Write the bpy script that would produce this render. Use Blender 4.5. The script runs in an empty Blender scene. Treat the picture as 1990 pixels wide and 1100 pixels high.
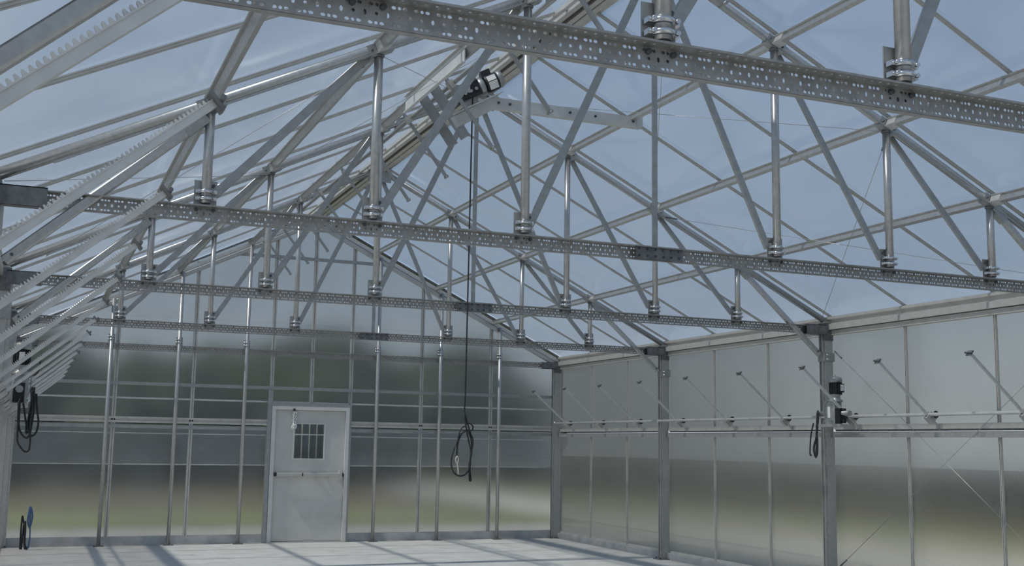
import bpy, math, random
from mathutils import Vector, Matrix
random.seed(7)
scene = bpy.context.scene
COL = scene.collection

# ------------------------------------------------------------------ camera
cd = bpy.data.cameras.new('camera'); cam = bpy.data.objects.new('camera', cd); COL.objects.link(cam)
CX, CY, CZ, YAW, PITCH, ROLL, F = -4.0096, -17.9428, 1.5706, 0.3943, 0.1406, 0.0164, 2210.27
fw = Vector((math.sin(YAW)*math.cos(PITCH), math.cos(YAW)*math.cos(PITCH), math.sin(PITCH)))
rt = Vector((math.cos(YAW), -math.sin(YAW), 0)); up = rt.cross(fw)
rt2 = rt*math.cos(ROLL)+up*math.sin(ROLL); up2 = -rt*math.sin(ROLL)+up*math.cos(ROLL)
mw = Matrix((rt2, up2, -fw)).transposed().to_4x4(); mw.translation = (CX, CY, CZ)
cam.matrix_world = mw
cd.sensor_width = 36; cd.lens = F/1990*36; cd.clip_start = 0.05; cd.clip_end = 500
scene.camera = cam

# ------------------------------------------------------------------ sky, sun, exposure
w = bpy.data.worlds.new('sky'); scene.world = w; w.use_nodes = True
nt = w.node_tree; nt.nodes.clear()
SUN = Vector((-0.72, -0.08, 1.0)).normalized()
# clear sky, paler towards the horizon, the same all round
tc = nt.nodes.new('ShaderNodeTexCoord'); sp = nt.nodes.new('ShaderNodeSeparateXYZ'); cr = nt.nodes.new('ShaderNodeValToRGB')
for k, (ps, c) in enumerate(((0.0,(.50,.55,.61)),(.18,(.37,.475,.61)),(.42,(.27,.385,.565)),(1.0,(.16,.265,.45)))):
    e = cr.color_ramp.elements[k] if k < 2 else cr.color_ramp.elements.new(ps)
    e.position = ps; e.color = (*c, 1)
cr.color_ramp.interpolation = 'EASE'
bg = nt.nodes.new('ShaderNodeBackground'); bg.inputs[1].default_value = 1.3
out = nt.nodes.new('ShaderNodeOutputWorld')
nt.links.new(tc.outputs['Generated'], sp.inputs[0]); nt.links.new(sp.outputs['Z'], cr.inputs[0])
nt.links.new(cr.outputs[0], bg.inputs[0]); nt.links.new(bg.outputs[0], out.inputs[0])
sl = bpy.data.lights.new('sun', 'SUN'); so = bpy.data.objects.new('sun', sl); COL.objects.link(so)
sl.energy = 4.5; sl.angle = math.radians(1.4); sl.color = (1.0, 0.935, 0.825)
so.rotation_euler = (-SUN).to_track_quat('-Z', 'Y').to_euler()
vs = scene.view_settings
vs.view_transform = 'Standard'; vs.look = 'None'; vs.gamma = 1.0; vs.use_curve_mapping = False
vs.exposure = -0.45
scene.cycles.transparent_max_bounces = 16; scene.cycles.max_bounces = 6; scene.cycles.diffuse_bounces = 2; scene.cycles.adaptive_threshold = 0.05; scene.cycles.glossy_bounces = 3

# ------------------------------------------------------------------ materials
MAT = {}
def newmat(name):
    m = bpy.data.materials.new(name); m.use_nodes = True; MAT[name] = m
    n = m.node_tree; n.nodes.clear()
    o = n.nodes.new('ShaderNodeOutputMaterial')
    return m, n, o
def noise_col(n, scale, c1, c2, detail=3, stretch=None, lo=0.35, hi=0.65):
    tc = n.nodes.new('ShaderNodeTexCoord'); mp = n.nodes.new('ShaderNodeMapping')
    if stretch: mp.inputs['Scale'].default_value = stretch
    tx = n.nodes.new('ShaderNodeTexNoise'); tx.inputs['Scale'].default_value = scale; tx.inputs['Detail'].default_value = detail
    r = n.nodes.new('ShaderNodeValToRGB')
    r.color_ramp.elements[0].position = lo; r.color_ramp.elements[1].position = hi
    r.color_ramp.elements[0].color = (*c1, 1); r.color_ramp.elements[1].color = (*c2, 1)
    n.links.new(tc.outputs['Object'], mp.inputs[0]); n.links.new(mp.outputs[0], tx.inputs['Vector'])
    n.links.new(tx.outputs['Fac'], r.inputs[0])
    return r.outputs[0], tx.outputs['Fac']
def pbr(name, c1, c2, metal=0.0, rough=0.5, scale=20, bump=0.0, stretch=None, spec=0.5, detail=3):
    m, n, o = newmat(name)
    p = n.nodes.new('ShaderNodeBsdfPrincipled')
    p.inputs['Metallic'].default_value = metal; p.inputs['Roughness'].default_value = rough
    p.inputs['Specular IOR Level'].default_value = spec
    col, fac = noise_col(n, scale, c1, c2, detail, stretch)
    n.links.new(col, p.inputs['Base Color'])
    if bump:
        b = n.nodes.new('ShaderNodeBump'); b.inputs['Strength'].default_value = bump; b.inputs['Distance'].default_value = 0.004
        n.links.new(fac, b.inputs['Height']); n.links.new(b.outputs[0], p.inputs['Normal'])
    n.links.new(p.outputs[0], o.inputs[0])
    return m
pbr('galvanised', (.45,.447,.435), (.52,.517,.505), .58, .32, 30)
pbr('galvanised_bar', (.36,.365,.36), (.42,.425,.42), .6, .44, 20)
pbr('galvanised_dark', (.16,.165,.17), (.24,.245,.25), .7, .5, 18)
pbr('chord_steel', (.32,.315,.305), (.40,.395,.385), .6, .45, 24)
pbr('zinc_bright', (.60,.61,.62), (.72,.73,.74), 1.0, .2, 30)
pbr('rack_steel', (.64,.635,.615), (.72,.715,.695), .25, .28, 16)
pbr('bolt_dark', (.06,.06,.065), (.14,.14,.15), .6, .45, 40)
pbr('mill_aluminium', (.54,.525,.49), (.60,.585,.55), .35, .42, 12)
pbr('white_aluminium', (.58,.58,.56), (.66,.66,.64), .25, .42, 6)
pbr('door_paint', (.60,.585,.545), (.65,.635,.595), 0, .5, 4)
pbr('frame_paint', (.68,.665,.63), (.74,.725,.69), 0, .45, 4)
pbr('concrete_floor', (.49,.475,.44), (.58,.565,.53), 0, .8, 3.5, .15, detail=8)
pbr('concrete_curb', (.44,.44,.43), (.56,.56,.545), 0, .85, 6, .3, detail=6)
pbr('black_rubber', (.012,.012,.014), (.03,.03,.034), 0, .5, 30)
pbr('motor_black', (.012,.013,.016), (.03,.03,.035), .2, .4, 30)
pbr('motor_grey', (.30,.31,.31), (.40,.41,.41), .5, .42, 12)
pbr('label_white', (.70,.70,.68), (.80,.80,.78), 0, .5, 12)
pbr('blue_plastic', (.07,.14,.27), (.10,.19,.34), 0, .45, 12)
pbr('cream_cord', (.55,.52,.42), (.68,.65,.55), 0, .7, 30)
pbr('grass_ground', (.16,.20,.055), (.26,.29,.10), 0, 1, .35, detail=6)
pbr('mown_grass', (.30,.31,.16), (.38,.38,.22), 0, 1, .4, detail=5)
pbr('gravel', (.40,.39,.36), (.58,.57,.53), 0, 1, 3, detail=8)
pbr('dry_field', (.15,.13,.085), (.23,.20,.13), 0, 1, .3, detail=6)
pbr('tree_leaf', (.018,.028,.014), (.05,.065,.032), 0, .9, 1.2, detail=6)
pbr('corrugated_paint', (.42,.43,.42), (.5,.51,.5), 0, .55, 5)
def sheet(name, haze, tint, hazecol, refr=0.0, rough=.25, flute=None, gloss=.5, var=.35):
    """translucent glazing: clear share + light scattered by the sheet + surface gloss"""
    m, n, o = newmat(name)
    tr = n.nodes.new('ShaderNodeBsdfTransparent'); tr.inputs[0].default_value = (*tint, 1)
    clear = tr.outputs[0]
    tc = n.nodes.new('ShaderNodeTexCoord')
    nz = n.nodes.new('ShaderNodeTexNoise'); nz.inputs['Scale'].default_value = 1.1; nz.inputs['Detail'].default_value = 4
    n.links.new(tc.outputs['Object'], nz.inputs['Vector'])
    bmp = n.nodes.new('ShaderNodeBump'); bmp.inputs['Strength'].default_value = .25; bmp.inputs['Distance'].default_value = .02
    hsrc = nz.outputs['Fac']
    if flute is not None:
        wv = n.nodes.new('ShaderNodeTexWave'); wv.bands_direction = flute; wv.inputs['Scale'].default_value = 14
        wv.inputs['Distortion'].default_value = 1.0; wv.inputs['Detail'].default_value = 1
        n.links.new(tc.outputs['Object'], wv.inputs['Vector'])
        ad = n.nodes.new('ShaderNodeMath'); ad.operation = 'MULTIPLY_ADD'; ad.inputs[1].default_value = .25
        n.links.new(wv.outputs['Fac'], ad.inputs[0]); n.links.new(nz.outputs['Fac'], ad.inputs[2]); hsrc = ad.outputs[0]
    n.links.new(hsrc, bmp.inputs['Height'])
    if refr > 0:
        rf = n.nodes.new('ShaderNodeBsdfRefraction'); rf.inputs['Color'].default_value = (*tint, 1)
        rf.inputs['Roughness'].default_value = rough; rf.inputs['IOR'].default_value = 1.12
        n.links.new(bmp.outputs[0], rf.inputs['Normal'])
        mx = n.nodes.new('ShaderNodeMixShader'); mx.inputs[0].default_value = refr
        n.links.new(tr.outputs[0], mx.inputs[1]); n.links.new(rf.outputs[0], mx.inputs[2]); clear = mx.outputs[0]
    tl = n.nodes.new('ShaderNodeBsdfTranslucent'); tl.inputs[0].default_value = (*hazecol, 1)
    mr = n.nodes.new('ShaderNodeMapRange'); mr.inputs['From Min'].default_value = .3; mr.inputs['From Max'].default_value = .7
    mr.inputs['To Min'].default_value = haze*(1-var); mr.inputs['To Max'].default_value = haze*(1+var)
    n.links.new(nz.outputs['Fac'], mr.inputs['Value'])
    m1 = n.nodes.new('ShaderNodeMixShader'); n.links.new(mr.outputs[0], m1.inputs[0])
    n.links.new(clear, m1.inputs[1]); n.links.new(tl.outputs[0], m1.inputs[2])
    gl = n.nodes.new('ShaderNodeBsdfGlossy'); gl.inputs['Roughness'].default_value = .16
    n.links.new(bmp.outputs[0], gl.inputs['Normal'])
    fr = n.nodes.new('ShaderNodeFresnel'); fr.inputs['IOR'].default_value = 1.35
    fm = n.nodes.new('ShaderNodeMath'); fm.operation = 'MULTIPLY'; fm.inputs[1].default_value = gloss
    n.links.new(fr.outputs[0], fm.inputs[0])
    m2 = n.nodes.new('ShaderNodeMixShader'); n.links.new(fm.outputs[0], m2.inputs[0])
    n.links.new(m1.outputs[0], m2.inputs[1]); n.links.new(gl.outputs[0], m2.inputs[2])
    n.links.new(m2.outputs[0], o.inputs[0])
    return m
sheet('roof_sheet', .085, (.90,.93,.96), (.78,.80,.82), gloss=.35, var=.3)
sheet('end_wall_sheet', .15, (.80,.80,.785), (.62,.63,.62), refr=.88, rough=.32, flute='Z', gloss=.55)
sheet('end_wall_sheet_milky', .26, (.78,.79,.79), (.66,.67,.66), refr=.88, rough=.45, flute='Z', gloss=.5)
sheet('side_wall_sheet', .15, (.87,.865,.83), (.56,.55,.51), refr=.5, rough=.3, flute='Y', gloss=.55)
sheet('clear_wall_sheet', .05, (.965,.965,.96), (.54,.55,.54), refr=.05, rough=.3, flute='Y', gloss=.5)
sheet('door_glass', .03, (.85,.87,.87), (.6,.6,.6), gloss=.8, var=.1)

# ------------------------------------------------------------------ mesh helpers
class MB:
    def __init__(s): s.v = []; s.f = []; s.sm = []
    def quad(s, *ps, smooth=False):
        i = len(s.v); s.v += [tuple(p) for p in ps]; s.f.append(tuple(range(i, i+len(ps)))); s.sm.append(smooth)
    def box(s, a, b):
        x0,y0,z0 = a; x1,y1,z1 = b
        i = len(s.v)
        s.v += [(x0,y0,z0),(x1,y0,z0),(x1,y1,z0),(x0,y1,z0),(x0,y0,z1),(x1,y0,z1),(x1,y1,z1),(x0,y1,z1)]
        for q in ((0,3,2,1),(4,5,6,7),(0,1,5,4),(1,2,6,5),(2,3,7,6),(3,0,4,7)):
            s.f.append(tuple(i+k for k in q)); s.sm.append(False)
        return s
    def frame(s, p, q, upv):
        p = Vector(p); q = Vector(q); d = (q-p).normalized(); u = Vector(upv)
        r = d.cross(u)
        if r.length < 1e-5: r = d.cross(Vector((0,1,0.01)))
        r.normalize(); u = r.cross(d)
        return p, q, r, u
    def prism(s, prof, p, q, upv=(0,0,1), closed=True, smooth=False):
        """sweep the 2-D profile [(right, up)] from p to q"""
        p, q, r, u = s.frame(p, q, upv)
        n = len(prof); i = len(s.v)
        for c in (p, q):
            s.v += [tuple(c+r*a+u*b) for a, b in prof]
        for k in range(n if closed else n-1):
            l = (k+1) % n
            s.f.append((i+k, i+l, i+n+l, i+n+k)); s.sm.append(smooth)
        if closed:
            s.f.append(tuple(i+k for k in reversed(range(n)))); s.sm.append(False)
            s.f.append(tuple(i+n+k for k in range(n))); s.sm.append(False)
        return s
    def bar(s, p, q, wd, h, upv=(0,0,1), bev=0.0):
        a, b = wd/2, h/2
        if bev:
            c = bev
            prof = [(-a+c,-b),(a-c,-b),(a,-b+c),(a,b-c),(a-c,b),(-a+c,b),(-a,b-c),(-a,-b+c)]
        else: prof = [(-a,-b),(a,-b),(a,b),(-a,b)]
        return s.prism(prof, p, q, upv)
    def tube(s, p, q, r, n=16, hollow=0.0):
        prof = [(r*math.cos(2*math.pi*k/n), r*math.sin(2*math.pi*k/n)) for k in range(n)]
        if not hollow: return s.prism(prof, p, q, (0,0,1) if abs((Vector(q)-Vector(p)).normalized().z) < .9 else (0,1,0), smooth=True)
        upv = (0,0,1) if abs((Vector(q)-Vector(p)).normalized().z) < .9 else (0,1,0)
        P, Q, R, U = s.frame(p, q, upv); i = len(s.v); ri = r-hollow
        for c in (P, Q):
            for rad in (r, ri):
                s.v += [tuple(c+R*rad*math.cos(2*math.pi*k/n)+U*rad*math.sin(2*math.pi*k/n)) for k in range(n)]
        for k in range(n):
            l = (k+1) % n
            for f, sm in (((i+k,i+l,i+2*n+l,i+2*n+k),True),((i+n+l,i+n+k,i+3*n+k,i+3*n+l),True),((i+l,i+k,i+n+k,i+n+l),False),((i+2*n+k,i+2*n+l,i+3*n+l,i+3*n+k),False)):
                s.f.append(f); s.sm.append(sm)
        return s
    def ring(s, c, axis, R, r, n=20, m=8):
        c = Vector(c); ax = Vector(axis).normalized()
        e1 = ax.orthogonal().normalized(); e2 = ax.cross(e1); i = len(s.v)
        for k in range(n):
            a = 2*math.pi*k/n; d = e1*math.cos(a)+e2*math.sin(a)
            for l in range(m):
                b = 2*math.pi*l/m
                s.v.append(tuple(c+d*(R+r*math.cos(b))+ax*r*math.sin(b)))
        for k in range(n):
            for l in range(m):
                s.f.append((i+k*m+l, i+((k+1)%n)*m+l, i+((k+1)%n)*m+(l+1)%m, i+k*m+(l+1)%m)); s.sm.append(True)
        return s
    def lathe(s, c, axis, prof, n=20):
        """prof: [(radius, distance along the axis)]"""
        c = Vector(c); ax = Vector(axis).normalized(); e1 = ax.orthogonal().normalized(); e2 = ax.cross(e1); i = len(s.v)
        for rr, h in prof:
            for k in range(n):
                a = 2*math.pi*k/n; s.v.append(tuple(c+ax*h+(e1*math.cos(a)+e2*math.sin(a))*rr))
        for j in range(len(prof)-1):
            for k in range(n):
                l = (k+1) % n; s.f.append((i+j*n+k, i+j*n+l, i+(j+1)*n+l, i+(j+1)*n+k)); s.sm.append(True)
        s.f.append(tuple(i+k for k in reversed(range(n)))); s.sm.append(False)
        s.f.append(tuple(i+(len(prof)-1)*n+k for k in range(n))); s.sm.append(False)
        return s
    def sweep(s, pts, r, n=8, sub=6):
        P = [Vector(p) for p in pts]; C = []
        for k in range(len(P)-1):
            p0, p1, p2, p3 = P[max(k-1,0)], P[k], P[k+1], P[min(k+2,len(P)-1)]
            for j in range(sub):
                t = j/sub
                C.append(.5*((2*p1)+(p2-p0)*t+(2*p0-5*p1+4*p2-p3)*t*t+(3*p1-p0-3*p2+p3)*t**3))
        C.append(P[-1]); i = len(s.v); u = None
        for k, c in enumerate(C):
            d = (C[min(k+1,len(C)-1)]-C[max(k-1,0)]).normalized()
            u = d.orthogonal().normalized() if u is None else (u-d*u.dot(d)).normalized()
            e = d.cross(u)
            s.v += [tuple(c+(u*math.cos(2*math.pi*l/n)+e*math.sin(2*math.pi*l/n))*r) for l in range(n)]
        for k in range(len(C)-1):
            for l in range(n):
                s.f.append((i+k*n+l, i+k*n+(l+1)%n, i+(k+1)*n+(l+1)%n, i+(k+1)*n+l)); s.sm.append(True)
        for b, rev in ((i, True), (i+(len(C)-1)*n, False)):
            f = [b+l for l in range(n)]; s.f.append(tuple(reversed(f)) if rev else tuple(f)); s.sm.append(False)
        return s
    def poly(s, loop, y0, y1):
        """extrude an (x,z) loop from y0 to y1"""
        n = len(loop); i = len(s.v)
        s.v += [(x, y0, z) for x, z in loop]+[(x, y1, z) for x, z in loop]
        s.f.append(tuple(i+k for k in range(n))); s.sm.append(False)
        s.f.append(tuple(i+n+k for k in reversed(range(n)))); s.sm.append(False)
        for k in range(n):
            l = (k+1) % n; s.f.append((i+l, i+k, i+n+k, i+n+l)); s.sm.append(False)
        return s
    def mesh(s, name):
        me = bpy.data.meshes.new(name); me.from_pydata(s.v, [], s.f); me.validate()
        me.polygons.foreach_set('use_smooth', s.sm) if len(me.polygons) == len(s.sm) else None
        me.update(); return me
    def build(s, name, mat, parent=None, loc=(0,0,0)):
        return link(name, s.mesh(name), mat, parent, loc)
def link(name, me, mat, parent=None, loc=(0,0,0)):
    if not me.materials: me.materials.append(MAT[mat])
    o = bpy.data.objects.new(name, me); COL.objects.link(o); o.location = loc
    if parent: o.parent = parent
    return o
def tag(o, label=None, cat=None, group=None, kind=None):
    for k, v in (('label', label), ('category', cat), ('group', group), ('kind', kind)):
        if v: o[k] = v
    return o
def thing(name, label, cat, loc=(0,0,0), group=None, kind=None):
    o = bpy.data.objects.new(name, None); COL.objects.link(o); o.location = loc; o.empty_display_size = .1
    return tag(o, label, cat, group, kind)
def kids(o): return [c for c in bpy.data.objects if c.parent == o]
def copy_tree(o, parent=None):
    c = o.copy(); COL.objects.link(c); c.parent = parent
    for ch in o.children: copy_tree(ch, c)
    return c
ORD = ['first','second','third','fourth','fifth','sixth','seventh','eighth','ninth','tenth','eleventh','twelfth','thirteenth','fourteenth']

# ------------------------------------------------------------------ the building's measures
B = 3.66; G = 1.22                     # bay and glazing-bar spacing
HW = 4.384                             # half width
YN = -21.96                            # near end of what is built
NX = [1.026, 2.083, 3.133]             # truss nodes left and right of the ridge
def zu(x): return 5.0985-0.4877*abs(x) # underside of the rafters
SL = Vector((1, 0, -0.4877)).normalized()
TH = math.atan(0.4877)

# ------------------------------------------------------------------ outside
g = MB()
g.box((-60,-60,-.42),(7.8,5.2,-.12)); tag(g.build('gravel_yard','gravel'), 'pale gravel yard around the greenhouse seen through the walls', 'gravel', kind='structure')
m = MB(); m.quad((-80,5.0,-.11),(9,5.0,-.11),(9,11,-.14),(-80,11,-.14));
tag(m.build('lawn','grass_ground'), 'green grass strip outside beyond the gravel', 'grass', kind='structure')
m = MB(); m.quad((-80,7.2,-.115),(8,7.2,-.115),(8,8.6,-.12),(-80,8.6,-.12))
tag(m.build('mown_path','mown_grass'), 'paler mown path across the grass behind the end wall', 'path', kind='structure')
m = MB(); m.quad((-80,11,-.14),(14,11,-.14),(14,60,-.2),(-80,60,-.2));
tag(m.build('dry_field','dry_field'), 'brownish field beyond the grass outside', 'field', kind='structure')
gm, n, o = newmat('sloping_ground')
p = n.nodes.new('ShaderNodeBsdfPrincipled'); p.inputs['Roughness'].default_value = 1; p.inputs['Specular IOR Level'].default_value = 0
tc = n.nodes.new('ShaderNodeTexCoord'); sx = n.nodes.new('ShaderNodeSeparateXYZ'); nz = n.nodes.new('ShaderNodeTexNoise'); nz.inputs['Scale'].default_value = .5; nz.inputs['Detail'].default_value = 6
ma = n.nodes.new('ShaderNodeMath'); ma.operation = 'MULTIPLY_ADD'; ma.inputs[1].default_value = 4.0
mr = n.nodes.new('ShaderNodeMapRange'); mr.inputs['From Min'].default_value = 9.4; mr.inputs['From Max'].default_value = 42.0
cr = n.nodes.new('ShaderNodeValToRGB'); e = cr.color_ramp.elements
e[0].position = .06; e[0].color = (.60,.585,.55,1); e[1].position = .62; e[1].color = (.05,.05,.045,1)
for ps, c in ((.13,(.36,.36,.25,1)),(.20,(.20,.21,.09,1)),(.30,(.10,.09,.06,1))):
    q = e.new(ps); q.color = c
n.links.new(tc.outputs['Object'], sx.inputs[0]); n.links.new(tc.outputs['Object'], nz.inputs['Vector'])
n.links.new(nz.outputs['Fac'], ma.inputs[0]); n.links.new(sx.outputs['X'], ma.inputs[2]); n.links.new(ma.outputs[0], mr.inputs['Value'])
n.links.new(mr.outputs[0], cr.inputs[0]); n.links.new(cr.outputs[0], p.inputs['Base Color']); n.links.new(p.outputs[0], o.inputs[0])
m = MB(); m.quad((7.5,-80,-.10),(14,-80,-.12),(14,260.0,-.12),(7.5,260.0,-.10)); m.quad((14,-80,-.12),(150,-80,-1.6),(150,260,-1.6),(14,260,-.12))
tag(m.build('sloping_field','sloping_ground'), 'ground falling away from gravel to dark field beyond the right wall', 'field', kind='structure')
def treeline(name, label, spots):
    m = MB()
    for (x, y, z, h, wd) in spots:
        m.tube((x,y,z),(x,y,z+h*.5),.16,7)
        for k in range(7):
            a = random.uniform(0,6.28); rr = wd*random.uniform(.25,.55)
            cx, cy, cz = x+math.cos(a)*rr*.6, y+math.sin(a)*rr*.6, z+h*random.uniform(.32,.82)
            rad = wd*random.uniform(.34,.55)
            prof = []
            i = len(m.v); N, M = 12, 7
            for j in range(M+1):
                t = math.pi*j/M
                for q in range(N):
                    s_ = rad*(1+random.uniform(-.16,.16)); an = 2*math.pi*q/N
                    m.v.append((cx+s_*math.sin(t)*math.cos(an), cy+s_*math.sin(t)*math.sin(an), cz+s_*math.cos(t)))
            for j in range(M):
                for q in range(N):
                    m.f.append((i+j*N+q,i+j*N+(q+1)%N,i+(j+1)*N+(q+1)%N,i+(j+1)*N+q)); m.sm.append(True)
    return tag(m.build(name,'tree_leaf'), label, 'trees', kind='stuff')
treeline('tree_line', 'dark blurred row of trees beyond the translucent end wall',
         [(x+random.uniform(-1,1), 27+random.uniform(-2.5,4), -.2, random.uniform(4.4,5.7), random.uniform(3.6,4.8)) for x in range(-24, 18, 3)])

# ------------------------------------------------------------------ floor
fl = MB().box((-HW-.1, YN, -.16), (HW+.1, .2, -.02)).build('floor', 'concrete_floor')
tag(fl, 'pale smooth concrete floor slab inside the greenhouse', 'floor', kind='structure')
for i in range(6):
    for j in range(3):
        wd = (2*HW+.16)/3
        x0 = -HW-.08+j*wd; y1 = -i*B+.1 if i == 0 else -i*B
        MB().box((x0+.002, -(i+1)*B+.002, -.02), (x0+wd-.002, y1-.002, 0)).build('slab', 'concrete_floor', fl)

# ------------------------------------------------------------------ end wall
wb = MB().box((-HW-.05, .02, 0), (HW+.05, .12, .125)).build('wall_back', 'concrete_curb')
tag(wb, 'translucent gable end wall of ribbed sheets on a concrete curb', 'wall', kind='structure')
EB = [-4.36, -2.909, -1.785, -.586, .685, 1.878, 3.111, 4.36]
EBX = [-4.36, -2.909, -1.785, -.586, .045, .685, 1.878, 3.111, 4.36]
def ztop(x): return zu(x)+.11
def pane(x0, x1, z0, z1=None, mat='end_wall_sheet'):
    x0 += .004; x1 -= .004
    if z1 is not None: loop = [(x0,z0),(x1,z0),(x1,z1),(x0,z1)]
    else:
        loop = [(x0,z0),(x1,z0),(x1,ztop(x1))]
        if x0 < 0 < x1: loop.append((0, ztop(0)))
        loop.append((x0,ztop(x0)))
    MB().poly(loop, .055, .063).build('panel', mat, wb)
for i in range(7):
    x0, x1 = EB[i], EB[i+1]
    if i == 3: continue
    pane(x0, x1, .127, 1.185); pane(x0, x1, 1.185, 1.78, 'end_wall_sheet_milky')
for i in range(8):
    x0, x1 = EBX[i], EBX[i+1]
    pane(x0, x1, 2.13 if i in (3,4) else 1.88, 3.4 if abs((x0+x1)/2) < 3.2 else None)
    if abs((x0+x1)/2) < 3.2: pane(x0, x1, 3.4)
for x in EBX[1:-1]:
    zb = 2.1 if abs(x) < .3 else .12
    m = MB()
    for dx in (-.017, .017): m.box((x+dx-.010, .018, zb), (x+dx+.010, .055, ztop(x)-.04))
    m.box((x-.03,.036,zb),(x+.03,.055,ztop(x)-.04))
    m.build('glazing_bar', 'mill_aluminium', wb)
def hrail(name, z0, z1, y0, y1, mat, gaps=True):
    segs = [(-4.33,-.60),(.70,4.33)] if z0 < 2.1 else [(-4.33,4.33)]
    for a, b in segs: MB().box((a,y0,z0),(b,y1,z1)).build(name, mat, wb)
hrail('girt', 2.355, 2.405, .008, .035, 'galvanised_bar')
hrail('sheet_joint', 2.150, 2.176, .025, .055, 'white_aluminium')
hrail('sill_rail', 1.855, 1.885, .005, .055, 'mill_aluminium'); hrail('sill_rail', 1.83, 1.857, .018, .055, 'mill_aluminium')
hrail('sill_rail', 1.795, 1.828, .005, .055, 'mill_aluminium')
hrail('girt', 1.715, 1.765, .008, .035, 'galvanised_bar')
hrail('sheet_joint', 1.636, 1.650, .03, .055, 'white_aluminium')
hrail('sheet_joint', 1.175, 1.192, .035, .055, 'mill_aluminium')
MB().box((-1.35,-.0,4.44),(1.35,.03,4.49)).build('girt','galvanised_bar',wb)
for s in (-1,1):   # gable trim under the roof edge
    p = Vector((s*.02,.02,zu(0)+.02)); q = Vector((s*4.36,.02,zu(4.36)+.02))
    MB().bar(p, q, .09, .05, (0,0,1)).build('gable_trim','mill_aluminium',wb)
    MB().bar(p+Vector((0,-.03,-.075)), q+Vector((0,-.03,-.075)), .05, .07, (0,0,1), .012).build('gable_rafter','galvanised',wb)
    MB().bar(p+Vector((0,.03,.09)), q+Vector((0,.03,.09)), .12, .02, (0,0,1)).build('gable_flashing','galvanised_dark',wb)

# round posts of the end wall
EP = [-3.008, -2.033, -1.014, 1.096, 2.168, 3.225]
epl = ['leftmost round steel end wall post near the left corner', 'round steel end wall post second from the left corner', 'round steel end wall post just left of the door',
       'round steel end wall post just right of the door', 'round steel end wall post second to the right of the door', 'rightmost round steel end wall post near the right corner']
for x, lb in zip(EP, epl):
    t = thing('end_wall_post', lb, 'post', (x,-.075,0), 'round posts of the end wall')
    MB().tube((0,0,.008),(0,0,zu(x)+.0),.028,16).build('tube','galvanised',t)
    MB().box((-.07,-.06,0),(.07,.06,.012)).build('base_plate','galvanised_dark',t)
    for z in (3.02, 3.062):
        c = MB().ring((0,0,z),(0,0,1),.031,.010).build('clamp','zinc_bright',t)
        MB().tube((-.055,-.012,z),(-.025,-.012,z),.011,8).build('bolt','zinc_bright',c)
    MB().box((-.05,.03,2.93),(.05,.036,3.1)).build('gusset','galvanised_bar',t)

# ------------------------------------------------------------------ door
dr = thing('door_1', 'grey steel exit door with small window and push bar', 'door', (0,0,0), kind='structure')
X0, X1 = -.53, .62
m = MB(); m.box((X0-.045,-.045,0),(X0+.015,.06,2.1)); m.box((X1-.015,-.045,0),(X1+.045,.06,2.1)); m.box((X0+.015,-.045,2.045),(X1-.015,.06,2.1))
m.build('door_frame','frame_paint',dr)
m = MB(); m.box((X0-.11,-.03,0),(X0-.05,.05,2.35)); m.build('jamb_post','galvanised_bar',dr)
m = MB(); m.box((X1+.05,-.03,0),(X1+.075,.05,2.35)); m.build('jamb_post','galvanised_bar',dr)
MB().box((X0-.05,-.035,2.1),(X1+.05,.05,2.15)).build('header','galvanised_bar',dr)
MB().box((X0-.02,-.06,0),(X1+.02,.06,.018)).build('threshold','mill_aluminium',dr)
a, b, c, d = -.215, .275, 1.285, 1.835
m = MB(); y0, y1 = -.012, .03
m.box((X0+.018,y0,.025),(a,y1,2.04)); m.box((b,y0,.025),(X1-.018,y1,2.04)); m.box((a,y0,.025),(b,y1,c)); m.box((a,y0,d),(b,y1,2.04))
leaf = m.build('leaf','door_paint',dr)
m = MB()
for p, q in (((a-.012,-.022,c-.012),(b+.012,-.006,c+.008)),((a-.012,-.022,d-.008),(b+.012,-.006,d+.012)),((a-.012,-.022,c+.008),(a+.008,-.006,d-.008)),((b-.008,-.022,c+.008),(b+.012,-.006,d-.008))): m.box(p,q)
m.build('window_frame','frame_paint',leaf)
MB().box((a,.006,c),(b,.012,d)).build('window_pane','door_glass',leaf)
MB().box((a,-.004,1.655),(b,.004,1.672)).build('window_bar','zinc_bright',leaf)
pb = MB().bar((X0+.06,-.06,1.045),(X1-.07,-.06,1.045),.035,.055,(0,0,1),.008).build('push_bar','mill_aluminium',dr)
for x, wd in ((X0+.045,.03),(X1-.05,.028)): MB().box((x-wd/2,-.082,1.018),(x+wd/2,-.012,1.074)).build('end_cap','motor_black',pb)
MB().box((-.07,-.08,1.02),(-.055,-.042,1.07)).build('joint','motor_black',pb)
MB().box((X1-.10,-.085,.965),(X1-.055,-.012,1.115)).build('latch_box','mill_aluminium',pb)
# corrugated sheet standing behind the door glass
m = MB(); N = 80; pts = []
for k in range(N+1):
    x = -.50+1.08*k/N; ph = (x/.12) % 1.0
    pts.append((x, .34+.05*(1-abs(2*ph-1))))
for k in range(N):
    m.quad((pts[k][0],pts[k][1],.0),(pts[k+1][0],pts[k+1][1],.0),(pts[k+1][0],pts[k+1][1],2.1),(pts[k][0],pts[k][1],2.1))
    m.quad((pts[k+1][0],pts[k+1][1]+.004,.0),(pts[k][0],pts[k][1]+.004,.0),(pts[k][0],pts[k][1]+.004,2.1),(pts[k+1][0],pts[k+1][1]+.004,2.1))
tag(m.build('corrugated_sheet','corrugated_paint',loc=(0,0,-.12)), 'grey corrugated sheet standing outside behind the door window', 'sheet')
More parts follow.
